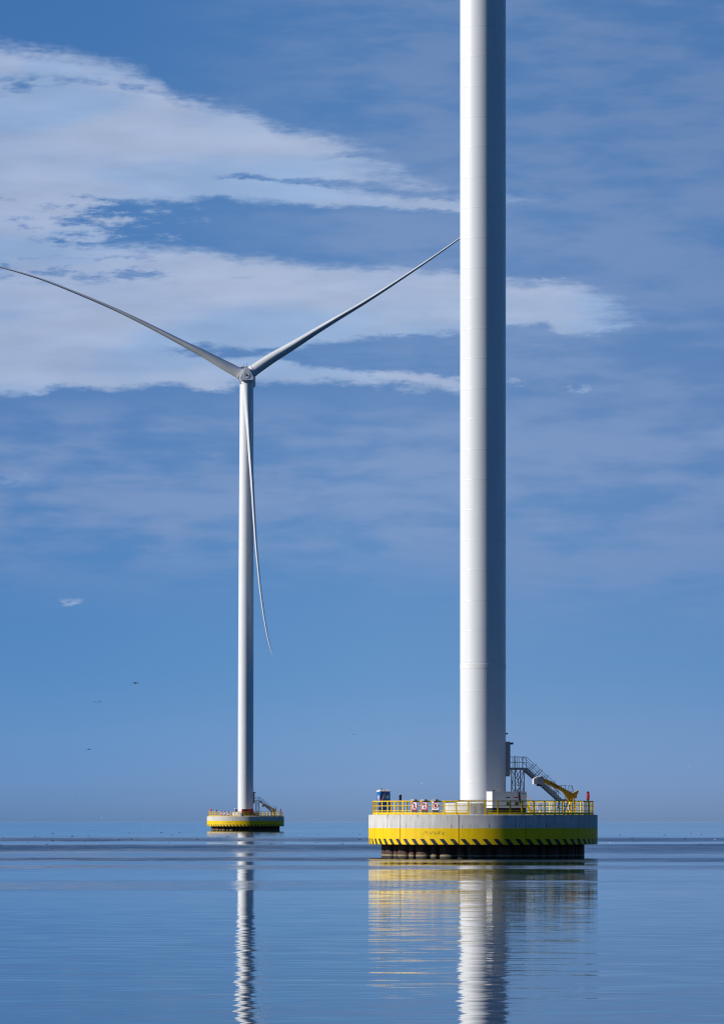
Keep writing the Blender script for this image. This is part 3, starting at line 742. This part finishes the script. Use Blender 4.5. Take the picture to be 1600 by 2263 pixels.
# davit crane
cy = -4.2
cbase = P(1262, 1797, cy)
cr = near_thing('crane', 'davit_crane', (cbase.x, cy, DECK), 'yellow davit crane with sloping jib and pale box at its tip by the near stairs', 'crane', 'yellow davit cranes')
co = (cbase.x, cy, DECK); cr.rotation_euler = (0, 0, R(13))
def poly(pp): return [(P(a, b, cy).x, P(a, b, cy).z) for a, b in pp]
mb = MB(); mb.prism(poly([(1196, 1719.4), (1212.5, 1726), (1231, 1735.6), (1250, 1745.5), (1262, 1752), (1267, 1753.2), (1270, 1750.5), (1275, 1747), (1277.7, 1748.2), (1276.5, 1751.5), (1274, 1756.5), (1273, 1764), (1269, 1764), (1265, 1762.5), (1264.5, 1770), (1255, 1770), (1253.5, 1766), (1243, 1751), (1238, 1747.5), (1225, 1742), (1197, 1728.5)]), cy - .20, cy + .20)
jb = mb.build('jib', YELD, cr, co, bevel=.03)
mb = MB()
for i, (a, b) in enumerate(((1214.5, 1731), (1220, 1734), (1223, 1735.7), (1226, 1737.2), (1229.8, 1739.3), (1243, 1746))):
    p_ = P(a, b, cy); mb.box((p_.x, cy - .205, p_.z), (.16 if i in (0, 4) else .09, .014, .10))
mb.build('worn_lettering', SIGNBLACK, jb, co)
mb = MB(); mb.prism(poly([(1182, 1721), (1192.5, 1714.2), (1197, 1718.5), (1197, 1730), (1192, 1734.5), (1182, 1732.6)]), cy - .28, cy + .28); jh = mb.build('jib_head', mat('jib_head_grey', (.40, .41, .43), .45), cr, co, bevel=.03)
for q, (a, w_) in enumerate(((1174.5, 2.3), (1178.0, 2.3))):
    mb = MB(); mb.prism(poly([(a, 1721.5), (a + w_ + 6, 1716.4), (a + w_ + 6.6, 1717), (a + w_, 1722), (a + w_, 1733.2), (a, 1733.2)]), cy - .24, cy + .24); mb.build('head_plate', WHITE, jh, co)
mb = MB(); mb.prism(poly([(1183.5, 1733.4), (1192, 1735.2), (1191.5, 1737.6), (1184, 1737.4)]), cy - .3, cy + .3); mb.build('hook_block', BLACK, jh, co, bevel=.02)
mb = MB(); mb.lathe([(.36, DECK), (.36, DECK + .04), (.17, DECK + .05), (.17, DECK + 1.45), (.23, DECK + 1.46), (.23, DECK + 1.62)], 24, (P(1260, 0, cy).x, cy)); mb.build('column', YEL, cr, co, smooth=True)
mb = MB(); mb.tube([P(1268, 1797, cy), P(1269, 1764, cy)], .055, 8); mb.tube([P(1272.5, 1797, cy + .3), P(1272.5, 1768, cy + .3)], .05, 8)
for yy_ in (1775, 1784, 1791): mb.bar(P(1262, yy_, cy), P(1272.5, yy_ + 1, cy + .2), .06)
mb.build('hydraulic_lines', YEL, cr, co)
p_ = P(1257, 1784, cy - .35)
mb = MB(); mb.box((p_.x, cy - .38, p_.z), (.42, .28, .56)); bx_ = mb.build('control_box', GREYW, cr, co, bevel=.02)
mb = MB(); mb.box((p_.x + .03, cy - .53, p_.z), (.15, .02, .30)); mb.build('box_window', SIGNWHITE, bx_, co)

# control cabinets at the back of the deck
def cabinet(key, px, ly, w_, h_, label):
    c_ = P(px, 1790, ly)
    o = near_thing(key, 'control_cabinet', (c_.x, ly, DECK), label, 'cabinet', 'control cabinets on the decks')
    for sx_ in (-w_/2 + .04, w_/2 - .04): MB().bar((sx_, .05, 0), (sx_, .05, .52), .05).build('leg', GALV, o)
    MB().box((0, 0, .5 + h_/2), (w_, .3, h_)).build('body', WHITE, o, bevel=.015)
    dd = MB().box((0, -.158, .5 + h_/2), (w_ - .06, .02, h_ - .06)).build('door', WHITE, o, bevel=.005)
    MB().box((w_*.22, -.18, .5 + h_*.62), (.05, .03, .09)).build('handle', BLACK, dd)
    return o
cabinet('cab_a', 1191.5, 5.4, .42, .72, 'narrow white control cabinet on legs, just right of the near yellow steps')
cabinet('cab_b', 1222, 6.0, .36, .74, 'narrow white control cabinet on legs, under the near stair flight')

# ------------------------------------------------------------------ the far island
OFF = FARP - NEAR
def far(key, label, off=None):
    c_ = copy_tree(NEAR_THINGS[key], OFF if off is None else off); c_['label'] = label; return c_
far('foundation', 'round concrete foundation with yellow band and hazard stripes under the far turbine')
far('railing', 'yellow steel guard railing round the deck of the far turbine foundation')
far('sign_a', 'bollard prohibition sign, leftmost of three on the far yellow railing')
far('sign_b', 'anchor prohibition sign, in the middle of three on the far yellow railing')
far('sign_c', 'round hand prohibition sign, rightmost of three on the far yellow railing')
far('signal', 'slim dark signal post at the left of the far foundation deck')
far('stairs', 'grey steel access stairs climbing to the far tower door')
far('steps', 'short yellow steps with sloping handrails behind the red generator')
far('crane', 'yellow davit crane with sloping jib beside the far stairs')
far('cab_a', 'narrow white control cabinet on legs by the yellow steps of the far foundation')
far('cab_b', 'narrow white control cabinet on legs under the far stair flight')
far('buoy', 'red lifebuoy case on a yellow post at the right edge of the far foundation')
b2 = far('buoy', 'red lifebuoy case on a yellow post at the left edge of the far foundation', FARP + Vector((-9.95, -3.2, DECK)) - NEAR_THINGS['buoy'].location)
b2.rotation_euler = (0, 0, R(-62))
t2 = far('toilet', 'blue portable toilet with white roof half hidden behind the far tower', FARP + Vector((-2.75, 5.2, DECK + .02)) - NEAR_THINGS['toilet'].location)

def PF(px, py, ly): return P(px, py, ly, FARP)
# red trailer generator
a_, b_ = PF(533.8, 1797, -6.3), PF(561, 1797, -6.3)
gw = b_.x - a_.x
rg = thing('trailer_generator', FARP + Vector(((a_.x + b_.x) / 2, -6.1, DECK)), 'red generator on a wheeled black chassis in front of the far tower base', 'generator')
rg.rotation_euler = (0, 0, R(12))
hw = gw / 2 - .12
mb = MB(); mb.prism([(-hw, .95), (hw, .95), (hw, 2.0), (hw - .1, 2.12), (-hw + .1, 2.12), (-hw, 2.0)], -.65, .65); mb.build('body', REDP, rg, bevel=.03)
mb = MB(); mb.box((-.55, -.66, 1.68), (.9, .02, .24)); mb.build('side_window', SIGNBLACK, rg)
mb = MB(); mb.box((0, 0, .74), (2 * hw - .1, 1.1, .42)); mb.tube([(hw - .1, 0, .62), (hw + .9, 0, .45)], .06, 8); mb.build('chassis', BLACK, rg)
for sy in (-.62, .62):
    for xw in (-hw + .42, .25):
        mb = MB(); n = 24; A = []
        for yy_, rr_ in ((-.11, .30), (-.09, .36), (.09, .36), (.11, .30)): A.append([mb.b.verts.new((xw + rr_ * math.cos(2*math.pi*j/n), sy + yy_, .37 + rr_ * math.sin(2*math.pi*j/n))) for j in range(n)])
        mb.loft(A); w_ = mb.build('wheel', BLACK, rg, smooth=True)
        mb = MB(); A = []
        for yy_ in (-.125, .125): A.append([mb.b.verts.new((xw + .2 * math.cos(2*math.pi*j/n), sy + yy_, .37 + .2 * math.sin(2*math.pi*j/n))) for j in range(n)])
        mb.loft(A); mb.build('rim', GREYW, w_)
mb = MB(); mb.lathe([(.06, 2.1), (.06, 2.35)], 12, (hw - .4, .2)); mb.build('exhaust', BLACK, rg)

# far turbine
wf = thing('wind_turbine', FARP + Vector((0, 0, 5.51)), 'complete white three bladed wind turbine in the distance left of the near tower', 'wind turbine', 'wind turbines standing in the lake')
wf.rotation_euler = (0, R(.15), 0)
FO = (0, 0, 5.51)
ztop = PF(0, 850, 0).z
tower_lathe([(2.244, 5.505), (2.244, 40.0), (2.18, 75), (1.97, ztop)]).build('tower', TOWER, wf, FO, smooth=True)
for nm in ('door_frame', 'floodlight', 'floodlight.001'):
    src = bpy.data.objects[nm]; copy_tree(src, None, wf)
TILT = Matrix.Rotation(R(-.15), 4, 'Y')
YR = -6.4
def unt(v):
    """photo points on the far turbine, minus its slight lean"""
    return TILT @ (Vector(v) - Vector(FO)) + Vector(FO)
nx0, nx1 = PF(529.6, 0, 2).x, PF(563.2, 0, 2).x
nz0, nz1 = PF(0, 851.5, 2).z, PF(0, 814.5, 2).z
cxn = (nx0 + nx1) / 2
mb = MB(); mb.prism([(unt((x, 0, z)).x, unt((x, 0, z)).z) for x, z in ((nx0, nz0 + .9), (nx0 + .6, nz0), (nx1 - .6, nz0), (nx1, nz0 + .9), (nx1, nz1 - .5), (nx1 - .9, nz1), (nx0 + .9, nz1), (nx0, nz1 - .5))], -3.4, 11.5)
nac = mb.build('nacelle', NACG, wf, FO, bevel=.12)
for px, y0 in ((538.5, 803.5), (545.5, 801.5)):
    p0, p1 = unt(PF(px, 815, -2.6)), unt(PF(px, y0, -2.6))
    mb = MB(); mb.tube([p0, p1], .05, 6); mb.lathe([(.16, p0.z - .1), (.16, p0.z + .2), (.05, p0.z + .3)], 8, (p0.x, p0.y)); mb.build('antenna', DARK, nac, FO)
HC = unt(PF(546, 831, YR))
def hub_ring(scale, y):
    pp = [(542.8, 814.6), (549.6, 814.6), (552.2, 817.5), (562.4, 836.5), (562.2, 840), (559.8, 842.6), (533.2, 842.6), (530.8, 840), (530.6, 836.5), (540.2, 817.5)]
    out = []
    for a, b in pp:
        v_ = unt(PF(a, b, YR)); out.append((HC.x + (v_.x - HC.x) * scale, y, HC.z + (v_.z - HC.z) * scale))
    return out
mb = MB(); rings = []
for sc, y in ((.97, -3.3), (1.0, -4.2), (1.0, -8.5), (.985, -8.85), (.93, -9.05)):
    rings.append([mb.b.verts.new(p) for p in hub_ring(sc, y)])
mb.loft(rings); hub = mb.build('hub', HUBM, wf, FO, smooth=True)
mb = MB(); n = 32; A = []
for rr_, yy_ in ((.92, -8.9), (.92, -9.08), (.86, -9.12), (.80, -9.10), (.2, -9.13)):
    A.append([mb.b.verts.new((HC.x + rr_ * math.cos(2*math.pi*j/n), yy_, HC.z + rr_ * math.sin(2*math.pi*j/n))) for j in range(n)])
mb.loft(A); ds = mb.build('nose_disc', HUBM, hub, FO, smooth=True)
mb = MB(); A = []
for rr_, yy_ in ((.26, -9.1), (.26, -9.18), (.1, -9.2)): A.append([mb.b.verts.new((HC.x + rr_ * math.cos(2*math.pi*j/n), yy_, HC.z + rr_ * math.sin(2*math.pi*j/n))) for j in range(n)])
mb.loft(A); mb.build('nose_hatch', LOUVRE, hub, FO)
def spline(pts, f_):
    n_ = len(pts) - 1; x_ = f_ * n_; i = min(int(x_), n_ - 1); t_ = x_ - i
    p0, p1, p2, p3 = pts[max(i-1, 0)], pts[i], pts[i+1], pts[min(i+2, n_)]
    return [.5 * ((2*b) + (-a + c_) * t_ + (2*a - 5*b + 4*c_ - d) * t_*t_ + (-a + 3*b - 3*c_ + d) * t_**3) for a, b, c_, d in zip(p0, p1, p2, p3)]
def blade(pts, CO):
    """tapering blade through measured centre points (column, row, seen thickness)"""
    mb = MB(); rings = []; n_ = 24; m_ = 48
    for i in range(m_ + 1):
        f_ = i / m_
        x_, y_, w_ = spline(pts, f_); xa, ya, _ = spline(pts, max(f_ - .01, 0)); xb, yb_, _ = spline(pts, min(f_ + .01, 1))
        c_ = unt(PF(x_, y_, YR)); d = (unt(PF(xb, yb_, YR)) - unt(PF(xa, ya, YR))); d.y = 0; d.normalize()
        e1 = Vector((-d.z, 0, d.x)); e2 = Vector((0, 1, 0))
        th = max(w_, .5) * (1188 + YR) / FOC / 2
        fr = math.hypot(x_ - 546, y_ - 831) / 620
        ch = th if fr < .05 else None
        prof_c = [(0, 1.6), (.05, 1.6), (.12, 1.85), (.22, 2.1), (.4, 1.6), (.6, 1.15), (.8, .75), (.95, .42), (1.02, .12)]
        for (fa, ca), (fb, cb_) in zip(prof_c, prof_c[1:]):
            if fa <= fr <= fb: ch = ca + (cb_ - ca) * (fr - fa) / (fb - fa)
        if ch is None: ch = .12
        rings.append([mb.b.verts.new(c_ + e1 * th * math.cos(t_) + e2 * (ch * math.sin(t_) + (ch - 1.6) * .35)) for t_ in [2*math.pi*j/n_ for j in range(n_)]])
    mb.loft(rings)
    bl = mb.build('blade', BLADE, wf, FO, smooth=True)
    # bolted collar where the blade meets the hub
    x_, y_, w_ = spline(pts, 0.0); xb, yb_, _ = spline(pts, .03)
    a3, b3 = unt(PF(x_, y_, YR)), unt(PF(xb, yb_, YR)); d = (b3 - a3).normalized(); r_ = w_ * (1188 + YR) / FOC / 2
    mb = MB(); o_ = CO * (1188 + YR) / FOC; mb.tube([a3 + d * o_, a3 + d * (o_ + .10), a3 + d * (o_ + .12), a3 + d * (o_ + .50)], [r_ * 1.0, r_ * 1.0, r_ * 1.07, r_ * 1.07], 32); mb.build('root_collar', HUBM, bl, FO, smooth=True)
blade([(541, 831.5, 24.5), (530, 825, 24), (500, 809, 22), (450, 781.5, 16.5), (400, 756, 12.5), (350, 730, 10), (300, 705, 8.2), (250, 681.5, 6.6), (200, 660, 5.6), (150, 639.5, 4.8), (100, 620, 4.2), (50, 604, 3.7), (0, 590, 3.2), (-22, 584.5, .8)], 9.5)
blade([(551, 826, 25), (562, 818, 25), (600, 792, 23), (650, 762, 18.5), (700, 731, 14), (750, 701, 10.8), (800, 671.5, 8.6), (850, 640, 7), (900, 607, 5.8), (960, 566.5, 4.4), (1016, 527, 3.2), (1062, 494, .8)], 8.0)
blade([(546.6, 840, 25), (546.8, 848, 24.5), (547, 870, 22), (548, 900, 17.5), (550.2, 940, 13), (553.3, 1000, 9.8), (557.3, 1060, 8.0), (561.3, 1130, 6.6), (566, 1200, 5.6), (570.5, 1250, 5), (575.5, 1300, 4.5), (582, 1350, 4), (590.5, 1400, 3.3), (598, 1432, 2.4), (603.3, 1451, .6)], 2.8)

# ------------------------------------------------------------------ birds
def flyer(px, py, Y, span_px, dihedral, bank, material, label, droop=.25):
    sc = span_px * Y / FOC / 2
    loc = Vector(((px - 800) * Y / FOC, Y, EYE + (HOR - py) * Y / FOC))
    mb = MB()
    # body
    prof_ = [(-.42, .01), (-.34, .05), (-.15, .095), (.1, .10), (.28, .06), (.36, .055), (.42, .05), (.50, .012)]
    mb.tube([(0, y_ * sc * 1.3, .02 * sc) for y_, _ in prof_], [r_ * sc * 1.2 for _, r_ in prof_], 8)
    for sg in (-1, 1):
        ring = []
        for f_, ch, sw in ((.04, .34, 0), (.3, .36, .05), (.6, .26, -.02), (.85, .15, -.14), (1.0, .03, -.26)):
            x_ = sg * f_ * sc; zc = sc * (dihedral * min(f_, .45) - droop * max(f_ - .45, 0)) + sg * f_ * bank * sc
            ring.append([mb.b.verts.new((x_, (sw + o_ * ch) * sc, zc + h_ * sc * (1 - .6 * f_))) for o_, h_ in ((-.5, 0), (-.1, .06), (.45, .05), (.5, 0), (.3, -.05), (-.1, -.04))])
        mb.loft(ring)
    o = mb.build('flying_bird', material); o.location = loc; o.rotation_euler = (R(38), 0, 0)
    tag(o, label, 'bird'); return o
flyer(300, 1510, 560, 16, .45, -.06, BIRDD, 'largest dark bird in flight, wings arched, high over the water left of the far turbine', .5)
flyer(209.5, 1551, 700, 6, .1, .02, BIRDD, 'small dark bird gliding level, leftmost of a close trio in the sky', .1)
flyer(217.5, 1552.5, 700, 5, .1, .45, BIRDD, 'small dark bird banking, lowest and middle of a close trio in the sky', .1)
flyer(222, 1550.5, 700, 7, .35, .15, BIRDD, 'small dark bird with raised wings, rightmost of a close trio in the sky', .3)
flyer(197.5, 1656, 600, 11, .12, -.02, BIRDD, 'dark bird with one drooped wing flying below the trio, alone in blue sky', .45)
flyer(123, 1752, 900, 3.2, .2, .1, BIRDD, 'tiny dark bird speck at far left, flying just above the hazy horizon')
flyer(170, 1765, 900, 3.4, .2, -.3, BIRDD, 'tiny dark bird speck flying lower and right of another near the hazy horizon')
flyer(225, 1808, 800, 5, .5, .1, BIRDW, 'small pale bird with raised wings flying right at the horizon line on the left', .2)
flyer(774, 1609, 900, 5.0, .08, 0, BIRDD, 'tiny dark bird, upper of a pair in the sky left of the near tower', .1)
flyer(781.5, 1623.5, 800, 5.5, .35, -.25, BIRDD, 'small dark bird, lower of a pair in the sky left of the near tower', .5)
flyer(1522, 1693, 900, 4.5, .3, .35, BIRDW, 'small white bird flying in open sky at the far right')
flyer(319, 1821, 900, 3.5, .3, .2, BIRDW, 'tiny white bird skimming the thin dark line below the horizon')
flyer(1548, 1866, 560, 7, .12, .02, BIRDD, 'dark bird skimming low over ruffled water at the far right', .2)
flyer(932, 1731.5, 1000, 3.5, .3, .5, BIRDW, 'tiny white bird in the sky between the two towers, above the three signs')

def bird_mesh(material):
    mb = MB()
    prof_ = [(-.34, .02), (-.26, .07), (-.10, .125), (.08, .13), (.20, .09), (.26, .05), (.28, .01)]
    mb.tube([(x_, 0, .06 + (.05 if x_ < -.25 else 0)) for x_, _ in prof_], [r_ for _, r_ in prof_], 10)
    mb.tube([(.20, 0, .08), (.25, 0, .20), (.28, 0, .27), (.34, 0, .29), (.40, 0, .28), (.46, 0, .27)], [.05, .042, .05, .055, .03, .008], 8)
    return mb.build('waterbird', material, smooth=True)
dark_pts = [(118, 1842, 1), (79, 1849, .8), (89, 1850, .7), (160, 1848, 1.1), (196, 1846, .7), (8, 1852, 1), (117, 1858, 1.5), (155, 1859, .9), (145, 1859, .7), (189, 1859, 1), (105, 1866, 1), (117, 1875, 1.1), (1, 1867, 1.2), (235, 1856, .9), (264, 1856, 1.1), (292, 1854.5, 1.1), (286, 1839, .9), (331, 1838, .7), (357, 1839.5, 1.0), (397, 1840, .9), (380, 1845, .8), (374, 1861, .7), (438, 1855, 1.0), (484, 1852, 1), (486, 1858, .9), (467, 1842, .7), (503, 1848.5, 1.0), (529, 1858, .9), (599, 1866, 1.1), (663, 1856, .9), (703, 1843, .7), (780, 1840, .7), (795, 1843, .8), (795, 1855, 1.2), (757, 1865, 1.2), (1369, 1845, .9), (1467, 1845, .9), (1526, 1842, .7), (1549, 1844, .7), (1397, 1852, 1.0), (1400, 1859.5, .9), (1513, 1853.5, 1.2), (125, 1830, .6), (62, 1862, .7), (700, 1862, .7)]
white_pts = [(216, 1865, 1.0), (298, 1855, .7), (1348, 1862, .9), (1579, 1855.5, .8), (666, 1843.5, .6), (374, 1861.5, .5)]
def place(proto, pts, label, group):
    for i, (px, py, sc) in enumerate(pts):
        o = proto if i == 0 else proto.copy()
        if i: C.objects.link(o)
        Y = EYE * FOC / (py + .6 - HOR)
        o.location = ((px - 800) * Y / FOC, Y, -.01)
        o.rotation_euler = (0, 0, random.choice((0, math.pi)) + random.uniform(-.6, .6))
        o.scale = (sc * .48 * min(1.5, Y / 620),) * 3
        tag(o, label, 'waterbird', group)
place(bird_mesh(BIRDD), dark_pts, 'tiny dark waterbird floating far out on the lake', 'dark waterbirds resting on the lake')
place(bird_mesh(BIRDW), white_pts, 'tiny white waterbird floating far out on the lake', 'white waterbirds resting on the lake')
gr = bird_mesh(BIRDD); gr.name = 'waterbird'
Y = EYE * FOC / (2009 - HOR); gr.location = ((1114 - 800) * Y / FOC, Y, -.03); gr.scale = (.30, .30, .42); gr.rotation_euler = (0, 0, 2.4)
tag(gr, "dark waterbird swimming in the near tower's reflection, closest to the viewer", 'waterbird')
